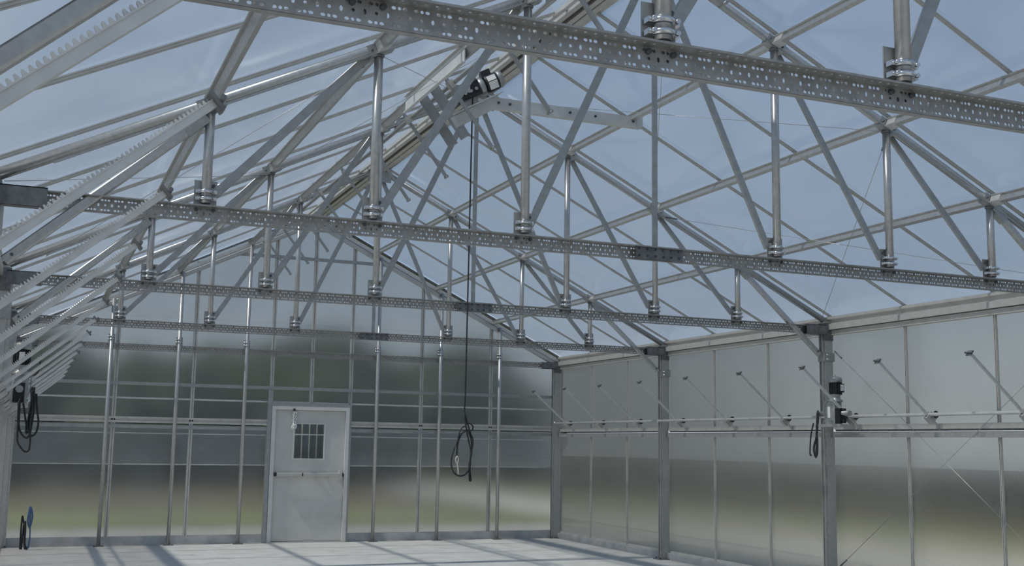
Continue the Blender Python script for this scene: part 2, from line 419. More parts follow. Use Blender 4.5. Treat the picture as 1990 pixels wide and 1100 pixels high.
# white bundled chain hung at the door head
t = thing('door_chain', 'white bundled chain hanging from the head of the door', 'chain', (-.215,-.04,1.78))
MB().box((-.035,-.012,.255),(.005,.012,.285)).build('hook','motor_black',t)
m = MB()
for k in range(11):
    for e in (-.016,.016): m.ring((e+.004*math.sin(k*1.7), -.004*(k%2), .235-.023*k), (math.sin(k*1.57),math.cos(k*1.57),0), .014, .006, 10, 6)
m.build('chain','label_white',t)
m = MB()
for k in range(5): m.ring((-.012+.008*math.sin(k*2.1),-.006,.0+.018*math.cos(k*1.3)), (math.cos(k),math.sin(k),.3), .034, .010, 12, 6)
m.build('knot','label_white',t)

# ------------------------------------------------------------------ side walls, eaves and posts
def side(s, name, lab, sheetmat):
    cb = MB().box((min(s*(HW-.03),s*(HW+.07)), YN, 0), (max(s*(HW-.03),s*(HW+.07)), 0, .09)).build(name, 'concrete_curb')
    tag(cb, lab, 'wall', kind='structure')
    n = int(round(-YN/G))
    pl = MB().box((-.004,-G+.004,.08),(.004,-.004,1.74)).mesh('panel'); ph = MB().box((-.004,-G+.004,1.80),(.004,-.004,2.93)).mesh('panel')
    mb = MB()
    for dy in (-.009,.009): mb.box((-.014,dy-.004,0),(.014,dy+.004,1))
    mb.box((-.004,-.016,0),(.010,.016,1))
    bar = mb.mesh('glazing_bar')
    for k in range(n):
        y = -k*G
        link('panel', pl, sheetmat, cb, (s*(HW+.03), y, 0)); link('panel', ph, sheetmat, cb, (s*(HW+.03), y, 0))
        if k:
            for z0, z1 in ((.09,1.71),(1.84,2.88)):
                o = link('glazing_bar', bar, 'mill_aluminium', cb, (s*(HW+.008), y, z0)); o.scale = (s,1,z1-z0)
    for k in range(6):
        y1 = -k*B-.06; y0 = -(k+1)*B+.06
        def rl(nm, xa, xb, z0, z1, mat):
            MB().box((min(s*(HW+xa),s*(HW+xb)),y0,z0),(max(s*(HW+xa),s*(HW+xb)),y1,z1)).build(nm, mat, cb)
        rl('sash_rail', -.015, .025, 1.79, 1.845, 'mill_aluminium')
        rl('sash_seal', .0, .025, 1.772, 1.79, 'galvanised_dark')
        rl('wall_girt', -.035, .02, 1.705, 1.765, 'galvanised')
        rl('base_rail', .005, .03, .09, .115, 'mill_aluminium')
    MB().box((min(s*(HW-.01),s*(HW+.06)),-.012,.09),(max(s*(HW-.01),s*(HW+.06)),.10,3.0)).build('corner_trim','mill_aluminium',cb)
    return cb
wr = side(1, 'wall_right', 'translucent right side wall of upright ribbed sheets with vent sash', 'side_wall_sheet')
wl = side(-1, 'wall_left', 'translucent left side wall close to the camera', 'clear_wall_sheet')
for s, nm in ((1,'trim_1'),(-1,'trim_2')):
    t = MB()
    # eave beam: stepped extruded profile
    prof = [(-.10,-.09),(.06,-.09),(.06,-.005),(-.035,-.005),(-.035,.02),(-.105,.02)]
    prof = [(-.055,2.925),(.05,2.925),(.05,3.075),(-.045,3.075),(-.045,3.045),(-.015,3.035),(-.015,3.0),(-.055,2.99)]
    pr = [(s*(HW+a), z) for a, z in prof]
    if s < 0: pr = pr[::-1]
    t.poly(pr, YN, .05)
    tag(t.build(nm,'mill_aluminium'), 'stepped aluminium eave beam along the top of the %s side wall' % ('right' if s > 0 else 'left'), 'eave beam', kind='structure')
    lo = MB().box((min(s*(HW-.02),s*(HW+.04)),YN,2.865),(max(s*(HW-.02),s*(HW+.04)),.04,2.918)).build('sash_head','mill_aluminium', bpy.data.objects[nm])
def post(s, k):
    y = -(4-k)*B
    at = ['nearest the camera','second from the camera','in the middle of the side wall','second from the end wall','in the corner at the end wall'][k]
    t = thing('wall_post', 'square steel %s wall post %s' % ('right' if s > 0 else 'left', at), 'post', (s*(HW-.06), y, 0), 'square side wall posts')
    MB().prism([(-.05,-.035),(.05,-.035),(.05,.035),(-.05,.035)], (0,0,.012), (0,0,3.02), (0,1,0)).build('shaft','galvanised',t)
    m = MB()
    x = -s*.052
    for dy in (-.022,.022): m.box((min(x,x-s*.028),dy-.0035,.012),(max(x,x-s*.028),dy+.0035,2.9))
    m.box((min(x,x-s*.006),-.022,.012),(max(x,x-s*.006),.022,2.9))
    m.build('channel','galvanised',t)
    bp = MB().box((-.13,-.09,0),(.09,.09,.012)).build('base_plate','galvanised_dark',t)
    for bx in (-.1,.07):
        for by in (-.06,.06): MB().tube((bx*s if False else bx,by,.012),(bx,by,.034),.009,8).build('anchor_bolt','bolt_dark',bp)
    if k < 4:
        kb = MB().box((-.075,-.055,2.56),(.075,.055,2.66)).build('knee_bracket','galvanised_bar',t)
        for dz in (2.585,2.635): MB().tube((-s*.03,-.075,dz),(-s*.03,.075,dz),.008,8).build('bolt','zinc_bright',kb)
    ht = MB().box((-.062,-.052,2.80),(.062,.052,3.0)).build('head_sleeve','galvanised_dark',t)
    return t
for s in (-1,1):
    for k in range(5): post(s, k)

# ------------------------------------------------------------------ trusses
def perforated(m, L0, L1, rows, pitch, v0, v1, place, thick):
    """sheet with punched holes; rows: list of lists of hole kinds for one period of len(rows[0]) columns"""
    nc = len(rows[0]); cols = int(round((L1-L0)/pitch)); nr = len(rows); hv = (v1-v0)/nr
    for c in range(cols):
        for r in range(nr):
            kind = rows[r][c % nc]
            u0, u1 = L0+c*pitch, L0+(c+1)*pitch; w0, w1 = v0+r*hv, v0+(r+1)*hv
            if not kind:
                m.quad(*[place(u,v,0) for u,v in ((u0,w0),(u1,w0),(u1,w1),(u0,w1))]); m.quad(*[place(u,v,thick) for u,v in ((u0,w1),(u1,w1),(u1,w0),(u0,w0))]); continue
            uc, vc = (u0+u1)/2, (w0+w1)/2
            ru, rv = {'o': (.0060,.0062), 'h': (.0082,.0062), 'v': (.0060,.0098)}[kind]
            sq = [(u1,vc),(u1,w1),(uc,w1),(u0,w1),(u0,vc),(u0,w0),(uc,w0),(u1,w0)]
            ho = [(uc+ru*math.cos(k*math.pi/4), vc+rv*math.sin(k*math.pi/4)) for k in range(8)]
            for t_ in (0, thick):
                i = len(m.v); m.v += [place(u,v,t_) for u,v in sq+ho]
                for k in range(8):
                    l = (k+1) % 8; m.f.append((i+k,i+l,i+8+l,i+8+k)); m.sm.append(False)
            j = i-16
            for k in range(8):
                l = (k+1) % 8; m.f.append((j+8+k,j+8+l,i+8+l,i+8+k)); m.sm.append(False)
ZC0, ZC1 = 2.878, 2.966
def chord_mesh():
    m = MB(); R3 = [['', 'h','o','h'], ['v','','o',''], ['','h','o','h']]
    perforated(m, -4.275, 4.275, R3, .01875, ZC0, ZC1, lambda u,v,t: (u, .022-t, v), .003)
    # Z-section: top flange towards the near end, bottom flange towards the far end
    perforated(m, -4.275, 4.275, [['o','']], .01875, -.050, .019, lambda u,v,t: (u, v, ZC1-t), .003)
    m.box((-4.275,.022,ZC0),(4.275,.055,ZC0+.003)); m.box((-4.275,-.053,ZC1-.008),(4.275,-.050,ZC1))
    return m.mesh('bottom_chord')
CH = chord_mesh()
m = MB().box((-.016,-.010,-.010),(.016,.024,.010)); m.tube((0,-.03,0),(0,-.008,0),.009,8); CBM = m.mesh('clamp_bolt')
PBM = MB().tube((0,-.004,0),(0,.012,0),.011,8).mesh('plate_bolt')
def truss(label, y, k):
    t = thing('roof_truss', label, 'truss', (0,y,0), 'roof trusses', None)
    link('bottom_chord', CH, 'chord_steel', t)
    ch = t.children[0] if t.children else [o for o in bpy.data.objects if o.parent == t][0]
    sp = MB().box((-.19,-.034,ZC0-.004),(.19,-.029,ZC1+.004))
    sp.box((-.19,-.034,ZC1+.001),(.19,.026,ZC1+.005)); spo = sp.build('splice_plate','galvanised_dark',ch)
    m = MB()
    for i in range(6):
        for z in (ZC0+.02, ZC1-.02): m.tube((-.16+.064*i,-.042,z),(-.16+.064*i,-.033,z),.008,8)
    m.build('splice_bolts','bolt_dark',ch)
    for s in (-1,1):
        m = MB(); xa, xb = sorted((s*4.02, s*4.30))
        m.box((xa,-.060,ZC0-.012),(xb,-.054,ZC1+.012)); m.box((xa,-.060,ZC1+.006),(xb,.028,ZC1+.012)); m.box((xa,-.036,ZC0-.012),(xb,.028,ZC0-.006)); m.box((xa,.024,ZC0-.012),(xb,.03,ZC1+.012))
        m.build('end_bracket','galvanised_dark',ch)
        # rafter
        p = Vector((s*.03,0,zu(0)+.034)); q = Vector((s*4.33,0,zu(4.33)+.034))
        rf = MB().prism([(.029*math.cos(2*math.pi*h/14),.036*math.sin(2*math.pi*h/14)) for h in range(14)], p, q, (0,0,1), smooth=True).build('rafter','galvanised',t)
        for i, x in enumerate(NX):
            c = Vector((s*x,0,zu(x)+.034)); d = Vector((SL.x*s,0,SL.z))
            MB().bar(c-d*.085, c+d*.085, .062, .082, (0,0,1)).build('node_sleeve','galvanised_bar',rf)
            m = MB()
            for e in (-.06,.0,.06): m.tube(tuple(c+d*e+Vector((0,-.044,0))), tuple(c+d*e+Vector((0,.044,0))), .007, 8)
            m.build('node_bolts','bolt_dark',rf)
        MB().bar((s*.10,-.03,zu(0)-.02),(s*4.0,-.03,zu(4.0)-.012),.012,.012).build('rafter_lip','galvanised_bar',rf)
        # round hangers with clamps
        for i, x in enumerate(NX):
            hx = s*x
            hb = MB().tube((hx,0,2.985),(hx,0,zu(x)+.02),.030,18,.003).build('hanger_tube','galvanised',t)
            for z in (3.012, 3.055):
                MB().ring((hx,0,z),(0,0,1),.033,.0125,20,8).build('clamp','zinc_bright',hb)
            for z in (3.012,3.055):
                for e in (-1,1): link('clamp_bolt', CBM, 'zinc_bright', hb, (hx+e*.047,0,z))
            pm = MB().box((hx-.068,.030,ZC0+.035),(hx+.068,.036,3.13)); pm.build('gusset_plate','galvanised_bar',hb)
            for bx, by, bz in ((hx-s*.045,.02,3.10),(hx-.05,.010,ZC1-.02),(hx+.05,.010,ZC1-.02)): link('plate_bolt', PBM, 'bolt_dark', hb, (bx,by,bz))
            MB().ring((hx,0,zu(x)-.012),(0,0,1),.031,.009,18,6).build('head_collar','galvanised_dark',hb)
            # diagonal from this hanger's foot up to the next node towards the ridge
            nx = NX[i-1] if i else 0.03
            a = Vector((hx-s*.055, .045, 3.05)); b = Vector((s*nx+s*(.05 if i else 0), .045, zu(nx)-.0))
            MB().bar(a, b, .022, .055, (0,0,1), .004).build('diagonal_bar','galvanised_bar',t)
        # knee brace to the wall post
        dn = .05 if s < 0 else -.04
        a = Vector((s*4.22,-.005,2.60-dn)); b = Vector((s*(NX[2]+.03),-.005,zu(NX[2])-.012-max(dn,0)))
        kb = MB().bar(a, b, .05, .058, (0,0,1), .008).build('knee_brace','galvanised',t)
        d = (a-b).normalized()
        MB().bar(b-d*.01, b+d*.15, .058, .068, (0,0,1)).build('brace_sleeve','galvanised_bar',kb)
        MB().tube(tuple(a-d*.05+Vector((0,-.04,0))), tuple(a-d*.05+Vector((0,.04,0))), .009, 8).build('brace_bolt','bolt_dark',kb)
    cb = MB().box((-.022,.03,ZC0),(.022,.036,zu(0)+.03)).build('centre_bar','galvanised_bar',t)
    MB().poly([(-.16,zu(.16)-.05),(.16,zu(.16)-.05),(.16,zu(.16)+.05),(0,zu(0)+.07),(-.16,zu(.16)+.05)], -.034,-.028).build('ridge_gusset','galvanised_bar',t)
    return t
TL = ['perforated steel roof truss nearest the camera crossing the top of the view','perforated steel roof truss second from the camera spanning the whole view',
      'perforated steel roof truss third from the camera ending at the post with the gear motor','perforated steel roof truss closest to the end wall']
trusses = [truss(TL[k], -(4-k)*B, k) for k in range(4)]
trusses[0].location.z = -.022
link('perforated_chord', CH, 'chord_steel', wb, (0,-.018,0))
for s in (-1,1):
    m = MB(); xa, xb = sorted((s*4.02, s*4.30))
    m.box((xa,-.056,ZC0-.012),(xb,-.050,ZC1+.012)); m.box((xa,-.056,ZC1+.006),(xb,0,ZC1+.012)); m.box((xa,-.056,ZC0-.012),(xb,0,ZC0-.006))
    m.build('end_bracket','galvanised_dark',wb)

# ------------------------------------------------------------------ purlins
PN = ['upper','middle','lower']
for s in (-1,1):
    for i, x in enumerate(NX):
        t = thing('purlin', '%s roof purlin running lengthwise under the %s roof slope' % (PN[i], 'right' if s > 0 else 'left'), 'purlin', (s*x, 0, zu(x)+.04), 'roof purlins')
        for k in range(5):
            y1 = -k*B-(.035 if k else .0); y0 = -(k+1)*B+.035
            m = MB()
            # lipped channel: web plus top flange
            pr = [(-.018,-.032),(.018,-.032),(.018,.026),(.034,.030),(.034,.036),(-.034,.036),(-.034,.030),(-.018,.026)]
            sl = -s*TH
            pr = [(a*math.cos(sl)-b*math.sin(sl), a*math.sin(sl)+b*math.cos(sl)) for a, b in pr]
            m.prism(pr, (0,y0,0), (0,y1,0), (0,0,1)); m.build('purlin_length','galvanised',t)
            if k < 4:
                yb = -(k+1)*B
                b = MB()
                b.prism([(-.036,-.034),(.036,-.034),(.036,-.028),(.028,-.028),(.028,.030),(.036,.040),(-.036,.040),(-.028,.030),(-.028,-.028),(-.036,-.028)], (0,yb-.135,0), (0,yb-.035,0), (s*.4877,0,1))
                b.build('purlin_bracket','white_aluminium',t)

# ------------------------------------------------------------------ roof sheets and glazing bars
def roof(s, name, lab):
    r = thing(name, lab, 'roof', (0,0,0), kind='structure')
    rot = s*TH
    Ls = 4.42/math.cos(TH)
    n = int(round(-YN/G))
    pm = MB().box((.10,-G+.004,.0),(Ls,-.004,.006)).mesh('roof_panel')
    bm_ = MB(); bm_.box((.08,-.010,-.022),(Ls,.010,-.004)); bm_.box((.08,-.017,-.009),(Ls,.017,-.002)); bm_.box((.08,-.004,-.028),(Ls,.004,-.022))
    bmh = bm_.mesh('glazing_bar')
    em = MB().box((Ls-.05,-.02,-.05),(Ls-.02,.02,-.03)).mesh('bar_foot')
    for k in range(n):
        o = link('roof_panel', pm, 'roof_sheet', r, (0,-k*G,zu(0)+.145))
        o.rotation_euler = (0,0,0)
        o.matrix_local = Matrix.Translation((0,-k*G,zu(0)+.145)) @ (Matrix.Rotation(rot,4,'Y') if s > 0 else Matrix.Rotation(rot,4,'Y') @ Matrix.Scale(-1,4,(1,0,0)))
        if k:
            for nm, me, mt in (('glazing_bar',bmh,'mill_aluminium'),('bar_foot',em,'bolt_dark')):
                o = link(nm, me, mt, r)
                o.matrix_local = Matrix.Translation((0,-k*G,zu(0)+.145)) @ (Matrix.Rotation(rot,4,'Y') if s > 0 else Matrix.Rotation(rot,4,'Y') @ Matrix.Scale(-1,4,(1,0,0)))
    return r
roof(1, 'roof_right', 'hazy translucent right roof slope with blue sky behind')
roof(-1, 'roof_left', 'hazy translucent left roof slope with blue sky behind')
# ridge
rd = MB()
rd.poly([(-.16,5.165),(-.02,5.235),(.02,5.235),(.16,5.165),(.16,5.19),(.02,5.262),(-.02,5.262),(-.16,5.19)], YN, .08)
rdo = tag(rd.build('trim_3','mill_aluminium'), 'beige aluminium ridge beam along the peak of the roof', 'ridge beam', kind='structure')
MB().box((-.012,YN,5.135),(.012,.05,5.235)).build('ridge_web','mill_aluminium',rdo)
MB().box((-.055,YN,5.118),(-.005,.05,5.136)).build('ridge_flange','mill_aluminium',rdo)
MB().box((.012,YN,5.118),(.07,.05,5.136)).build('ridge_flange','mill_aluminium',rdo)
MB().box((-.15,YN,5.12),(-.10,.05,5.16)).build('vent_hinge','mill_aluminium',rdo)
MB().box((-.10,YN,5.15),(-.085,.05,5.165)).build('vent_seal','black_rubber',rdo)
MB().box((-.27,YN,5.07),(-.235,.05,5.11)).build('vent_rail','mill_aluminium',rdo)

# ------------------------------------------------------------------ vent racks and drive shafts
def rack_mesh(L, depth=.022, wid=.013, pitch=.0125, th=.011):
    """body along +x, teeth on +z"""
    m = MB()
    m.box((0,-wid/2,-depth),(L,wid/2,0)); m.box((0,-wid/2-.003,-.003),(L,wid/2+.003,0))
    return m.mesh('rack_bar'), L
def teeth_mesh(L, wid=.010, pitch=.0125, th=.010):
    m = MB(); n = int((L-.02)/pitch)
    for k in range(n):
        x = .015+k*pitch
        i = len(m.v)
        for y in (-wid/2, wid/2): m.v += [(x,y,0),(x+.0085,y,0),(x+.006,y,th),(x+.0025,y,th)]
        for f in ((0,1,2,3),(7,6,5,4),(1,5,6,2),(0,3,7,4),(3,2,6,7)): m.f.append(tuple(i+q for q in f)); m.sm.append(False)
    return m.mesh('teeth')
LOW = Vector((4.40,0,1.79)); TIP = Vector((3.635,0,2.445)); RL = (TIP-LOW).length
RB, _ = rack_mesh(RL); RT = teeth_mesh(RL)
tipm = MB(); tipm.box((-.004,-.030,-.040),(.006,.030,.016)); tipm.tube((.014,-.045,-.016),(.014,.045,-.016),.008,8); TIPM = tipm.mesh('tip_bracket')
pv = MB(); pv.box((-.05,-.028,-.048),(.05,-.014,.034)); pv.box((-.05,.014,-.048),(.05,.028,.034)); pv.box((-.05,-.028,-.05),(.05,.028,-.036)); PVM = pv.mesh('pinion_housing')
cl = MB().ring((0,0,0),(0,1,0),.028,.010,16,6).mesh('collar')
def rack(s, y, label, group):
    ang = math.atan2(TIP.z-LOW.z, LOW.x-TIP.x)
    lo = Vector((s*LOW.x, y, LOW.z))
    t = thing('vent_rack', label, 'vent rack', lo, group)
    # local +x runs from the wall inwards and up
    t.rotation_euler = (0, -ang if s < 0 else 0, 0)
    if s > 0: t.rotation_euler = (0, -ang, 0); t.rotation_mode = 'XYZ'
    if s > 0: t.matrix_world = Matrix.Translation(lo) @ Matrix.Rotation(math.pi,4,'Z') @ Matrix.Rotation(-ang,4,'Y')
    link('rack_bar', RB, 'rack_steel', t)
    link('teeth', RT, 'rack_steel', t)
    link('tip_bracket', TIPM, 'galvanised_dark', t, (RL,0,0))
    h = link('pinion_housing', PVM, 'mill_aluminium', t, (.175,0,0))
    link('collar', cl, 'black_rubber', h, (.0,.05*(1 if s < 0 else 1),.035))
    return t
for k in range(14):
    rack(-1, -0.6-1.2*k, 'toothed steel vent rack on the left wall, %s from the end wall' % ORD[k], 'left side wall vent racks')
for k in range(10):
    rack(1, -0.6-1.2*k, 'thin sloping vent rack on the right wall, %s from the end wall' % ORD[k], 'right side wall vent racks')
ang = math.atan2(TIP.z-LOW.z, LOW.x-TIP.x)
for s in (-1,1):
    px = s*(LOW.x-.175*math.cos(ang)-(-.035)*math.sin(ang)*-1); pz = LOW.z+.175*math.sin(ang)+.035*math.cos(ang)
    t = thing('drive_shaft', 'galvanised drive shaft pipe along the %s side wall' % ('right' if s > 0 else 'left'), 'shaft', (px, 0, pz), 'vent drive shafts')
    MB().tube((0,YN,0),(0,-.12,0),.018,14).build('pipe','rack_steel',t)
    MB().lathe((0,-.12,0),(0,1,0),[(.026,-.03),(.028,0),(.02,.02),(.006,.028)],12).build('end_cap','zinc_bright',t)
    for k in range(1,5):
        MB().ring((0,-k*B,0),(0,1,0),.024,.011,14,6).build('bearing','zinc_bright',t)
        MB().box((-.012 if s > 0 else -.1,-k*B-.012,-.03),(.1 if s > 0 else .012,-k*B+.012,-.018)).build('bearing_arm','galvanised_bar',t)
# ridge vent racks
RS = Vector((-.985,0,4.755)); RE = Vector((-.49,0,4.125)); RL2 = (RE-RS).length
m = MB(); m.box((0,-.011,-.026),(RL2,.011,0)); RB2 = m.mesh('rack_bar'); RT2 = teeth_mesh(RL2)
m = MB(); m.box((-.004,-.012,-.03),(.008,.012,.01)); m.tube((.012,-.042,-.012),(.012,.042,-.012),.010,8); TP2 = m.mesh('tip_bracket')
a2 = math.atan2(RS.z-RE.z, RE.x-RS.x)
for k in range(1,13):
    y = -.6-1.2*(k-1)
    t = thing('vent_rack', 'slim ridge vent rack slanting down under the peak, %s from the end wall' % ORD[k-1], 'vent rack', (RS.x,y,RS.z), 'ridge vent racks')
    t.rotation_euler = (0, a2, 0)
    link('rack_bar', RB2, 'galvanised_bar', t); link('teeth', RT2, 'galvanised_bar', t); link('tip_bracket', TP2, 'galvanised_bar', t, (RL2,0,0))
    h = link('pinion_housing', PVM, 'galvanised_bar', t, (.16,0,0)); h.scale = (.7,.8,.7)
SX, SZ = RS.x+.16*math.cos(a2)+.035*math.sin(a2), RS.z-.16*math.sin(a2)+.035*math.cos(a2)
t = thing('drive_shaft', 'ridge vent drive shaft pipe running below the peak', 'shaft', (SX,0,SZ), 'vent drive shafts')
MB().tube((0,YN,0),(0,-.2,0),.021,14).build('pipe','galvanised',t)
cm = MB().ring((0,0,0),(0,1,0),.026,.009,14,6).mesh('collar')
for k in range(12): link('collar', cm, 'black_rubber', t, (0,-.52-1.2*k,0))
for k in range(1,5):
    MB().box((-.02,-k*B-.03,.01),(.02,-k*B+.03,.22)).build('bearing_hanger','galvanised_bar',t)

# ------------------------------------------------------------------ gear motors
def gear_motor(label, loc, s):
    t = thing('gear_motor', label, 'motor', loc, 'side vent gear motors')
    sx = -s
    # mounting plate, gearbox, motor standing upright
    MB().box((-.075,-.19,-.03),(.075,.19,0)).build('mount_plate','galvanised',t)
    gb = MB().bar((0,.02,.0),(0,.02,.24),.13,.17,(0,1,0),.02).build('gearbox','motor_grey',t)
    MB().box((min(sx*.066,sx*.069),-.015,.07),(max(sx*.066,sx*.069),.03,.19)).build('label_plate','label_white',gb)
    MB().box((-.03,-.069,.05),(.03,-.066,.17)).build('label_plate','label_white',gb)
    m = MB()
    for by in (-.04,.08):
        for bz in (.03,.21): m.tube((sx*.06,by,bz),(sx*.08,by,bz),.01,8)
    m.build('gearbox_bolts','zinc_bright',gb)
    MB().lathe((0,-.03,.24),(0,0,1),[(.075,0),(.075,.02),(.05,.035),(.05,.07),(.07,.085)],20).build('adapter_flange','motor_grey',t)
    mb = MB().lathe((0,-.03,.325),(0,0,1),[(.066,0),(.066,.13)],20)
    for k in range(20):
        a = 2*math.pi*k/20; c, sn = math.cos(a), math.sin(a)
        mb.bar((c*.068,-.03+sn*.068,.33),(c*.068,-.03+sn*.068,.45),.012,.006,(c,sn,0))
    mo = mb.build('motor_body','motor_black',t)
    MB().box((-.03,-.14,.345),(.03,-.09,.44)).build('terminal_box','motor_black',mo)
    MB().box((-.022,-.146,.36),(.022,-.14,.43)).build('name_plate','label_white',mo)
    MB().lathe((0,-.03,.455),(0,0,1),[(.074,0),(.074,.035),(.066,.055),(.04,.066),(.01,.07)],20).build('fan_cover','motor_grey',mo)
    MB().tube((0,-.03,.525),(0,-.03,.545),.006,8).build('eye_bolt','motor_grey',mo)
    sh = MB().box((-.05,-.15,.01),(.04,-.075,.17)).build('limit_switch_box','motor_black',t)
    for z in (.03,.10,.15): MB().tube((-.01*s,-.185,z),(-.01*s,-.15,z),.014,8).build('gland','motor_black',sh)
    MB().tube((0,-.26,.115),(0,.24,.115),.03,14).build('output_coupling','motor_grey',t)
    m = MB().sweep([(sx*.06,.075,.05),(sx*.085,.08,.14),(sx*.08,.06,.23),(sx*.05,.0,.27),(sx*.03,-.03,.26)],.006,6,5); m.build('conduit','motor_grey',t)
    return t
gear_motor('upright gear motor with black body on the right wall post', (4.15,-7.66,1.845), 1)
gear_motor('upright gear motor with black body on the left wall behind the racks', (-4.13,-7.32,1.845), -1)

# ridge motor and its white mount
YM = -8.74
t = thing('motor_mount', 'white aluminium beam mount carrying the motor under the roof peak', 'mount', (0,YM,4.6))
def chan(p, q, h, d, nm, mat='white_aluminium', upv=(0,0,1)):
    pr = [(-d/2,-h/2),(d/2,-h/2),(d/2,-h/2+.008),(-d/2+.008,-h/2+.008),(-d/2+.008,h/2-.008),(d/2,h/2-.008),(d/2,h/2),(-d/2,h/2)]
    pr = [(-a, b) for a, b in pr][::-1]
    return MB().prism(pr, p, q, upv).build(nm, mat, t)
cb = chan((-.40,0,-.005),(1.10,0,-.005),.105,.05,'cross_beam')
MB().box((1.06,-.03,-.05),(1.12,.03,.09)).build('beam_cleat','white_aluminium',cb)
m = MB()
for x in (-.35,-.24,.12,.36,.62,1.02): m.tube((x,-.036,0 if x != .12 else .02),(x,-.024,0 if x != .12 else .02),.012,8)
m.build('beam_bolts','bolt_dark',cb)
chan((-.78,-.01,-.245),(-.385,-.01,-.0),.10,.05,'tilted_arm')
MB().prism([(-.16,-.005),(.16,-.005),(.16,.005),(-.16,.005)], (-.78,.06,-.17), (-.34,.06,.085), (0,0,1)).build('motor_platform','white_aluminium',t)
sp = MB().prism([(-.05,-.004),(.05,-.004),(.05,.004),(-.05,.004)], (-1.0,-.03,.10), (-.66,-.03,-.36), (0,1,0)).build('slotted_strap','galvanised_bar',t)
MB().prism([(-.05,-.004),(.05,-.004),(.05,.004),(-.05,.004)], (-1.0,.28,.10), (-.66,.28,-.36), (0,1,0)).build('slotted_strap','galvanised_bar',t)
pl = chan((-1.075,-1.08,.02),(-1.075,.47,.02),.16,.03,'long_plate')
m = MB()
for y in (-.95,-.5,-.1,.25,.4): m.tube((-1.056,y,.02),(-1.048,y,.02),.012,8)
m.build('plate_bolts','bolt_dark',pl)
t = thing('ridge_motor', 'black and silver gear motor mounted high under the roof peak', 'motor', (-.55,YM+.06,4.70))
ax = Vector((.82,-.22,.42)).normalized()
gb = MB().bar((-.16,0,-.06),(.02,0,.04),.16,.15,(0,0,1),.02).build('gearbox','motor_black',t)
MB().box((-.16,-.1,-.05),(-.08,-.078,.03)).build('gear_cover','zinc_bright',gb)
for k in range(4): MB().tube((-.17+.05*k,-.105,-.09+.03*k),(-.17+.05*k,-.08,-.09+.03*k),.014,10).build('gear_bolt','zinc_bright',gb)
MB().lathe((.0,0,.02),ax,[(.05,0),(.06,.03),(.078,.05),(.078,.085),(.06,.10)],20).build('adapter_flange','motor_grey',t)
mo = MB().lathe((.0,0,.02),ax,[(.078,.105),(.080,.115),(.080,.215),(.078,.225)],22).build('motor_body','motor_black',t)
e1 = ax.cross(Vector((0,0,1))).normalized(); e2 = e1.cross(ax)
for q, wd in ((-.5,.07),(.35,.05)):
    n = (-Vector((0,1,0))+q*e2).normalized(); n = (n-ax*n.dot(ax)).normalized()
    c = Vector((0,0,.02))+ax*.165+n*.083
    MB().bar(tuple(c-ax*.04),tuple(c+ax*.04),wd,.012,tuple(n)).build('name_plate','label_white',mo)
nn = (Vector((0,0,1))-ax*ax.z).normalized(); c = Vector((0,0,.02))+ax*.15+nn*.09
MB().bar(tuple(c-ax*.05),tuple(c+ax*.04),.09,.06,tuple(nn)).build('terminal_box','motor_black',mo)
MB().lathe((.0,0,.02),ax,[(.076,.225),(.078,.25),(.068,.275),(.02,.285)],20).build('fan_cover','motor_grey',mo)
MB().tube((-.20,-.1,-.02),(-.20,.18,-.02),.028,12).build('output_coupling','motor_grey',t)
MB().bar((.02,-.02,-.08),(.22,-.04,-.14),.05,.03,(0,0,1)).build('support_arm','white_aluminium',t)

# ------------------------------------------------------------------ black cables
def cable(label, loc, strands, rad, extra=None, off=None):
    t = thing('power_cable', label, 'cable', loc, 'black motor cables')
    for st in strands:
        MB().sweep([tuple(Vector(p)-Vector(loc)) for p in st], rad, 7, 6).build('strand','black_rubber',t)
    if extra:
        for st in extra: MB().sweep([tuple(Vector(p)-Vector(loc)) for p in st], rad*.7, 6, 6).build('tie','cream_cord',t)
    return t
def xz(pts, y, jit=.008): return [(x, y+jit*math.sin(3.1*i), z) for i, (x, z) in enumerate(pts)]
C1 = [[(-.59,4.66),(-.592,4.0),(-.594,3.2),(-.596,2.4),(-.598,2.0),(-.601,1.845),(-.591,1.747),(-.579,1.685),(-.558,1.587),(-.538,1.518),(-.54,1.449),(-.55,1.372),(-.548,1.31),(-.54,1.258),(-.531,1.262),(-.538,1.331),(-.542,1.386),(-.533,1.476),(-.52,1.588),(-.544,1.664),(-.588,1.782),(-.606,1.85)],
 [(-.587,1.719),(-.624,1.698),(-.645,1.649),(-.659,1.586),(-.694,1.503),(-.711,1.42),(-.702,1.352),(-.671,1.31),(-.626,1.293),(-.582,1.307),(-.556,1.345),(-.543,1.407),(-.53,1.49),(-.531,1.588),(-.563,1.671)],
 [(-.578,1.681),(-.623,1.649),(-.651,1.586),(-.66,1.524),(-.663,1.462)],
 [(-.60,1.84),(-.595,1.76),(-.58,1.70)],
 [(-.58,1.734),(-.55,1.738),(-.523,1.714),(-.526,1.686),(-.556,1.675),(-.578,1.690),(-.590,1.715)]]
cable('long black cable hanging from the ridge motor with a coiled end', (-.59,YM,4.66), [xz(c, YM) for c in C1], .0068,
      [xz([(-.663,1.462),(-.676,1.434),(-.662,1.4),(-.652,1.434),(-.663,1.462)], YM-.012, 0), xz([(-.662,1.4),(-.653,1.352),(-.649,1.307)], YM-.012, 0)])
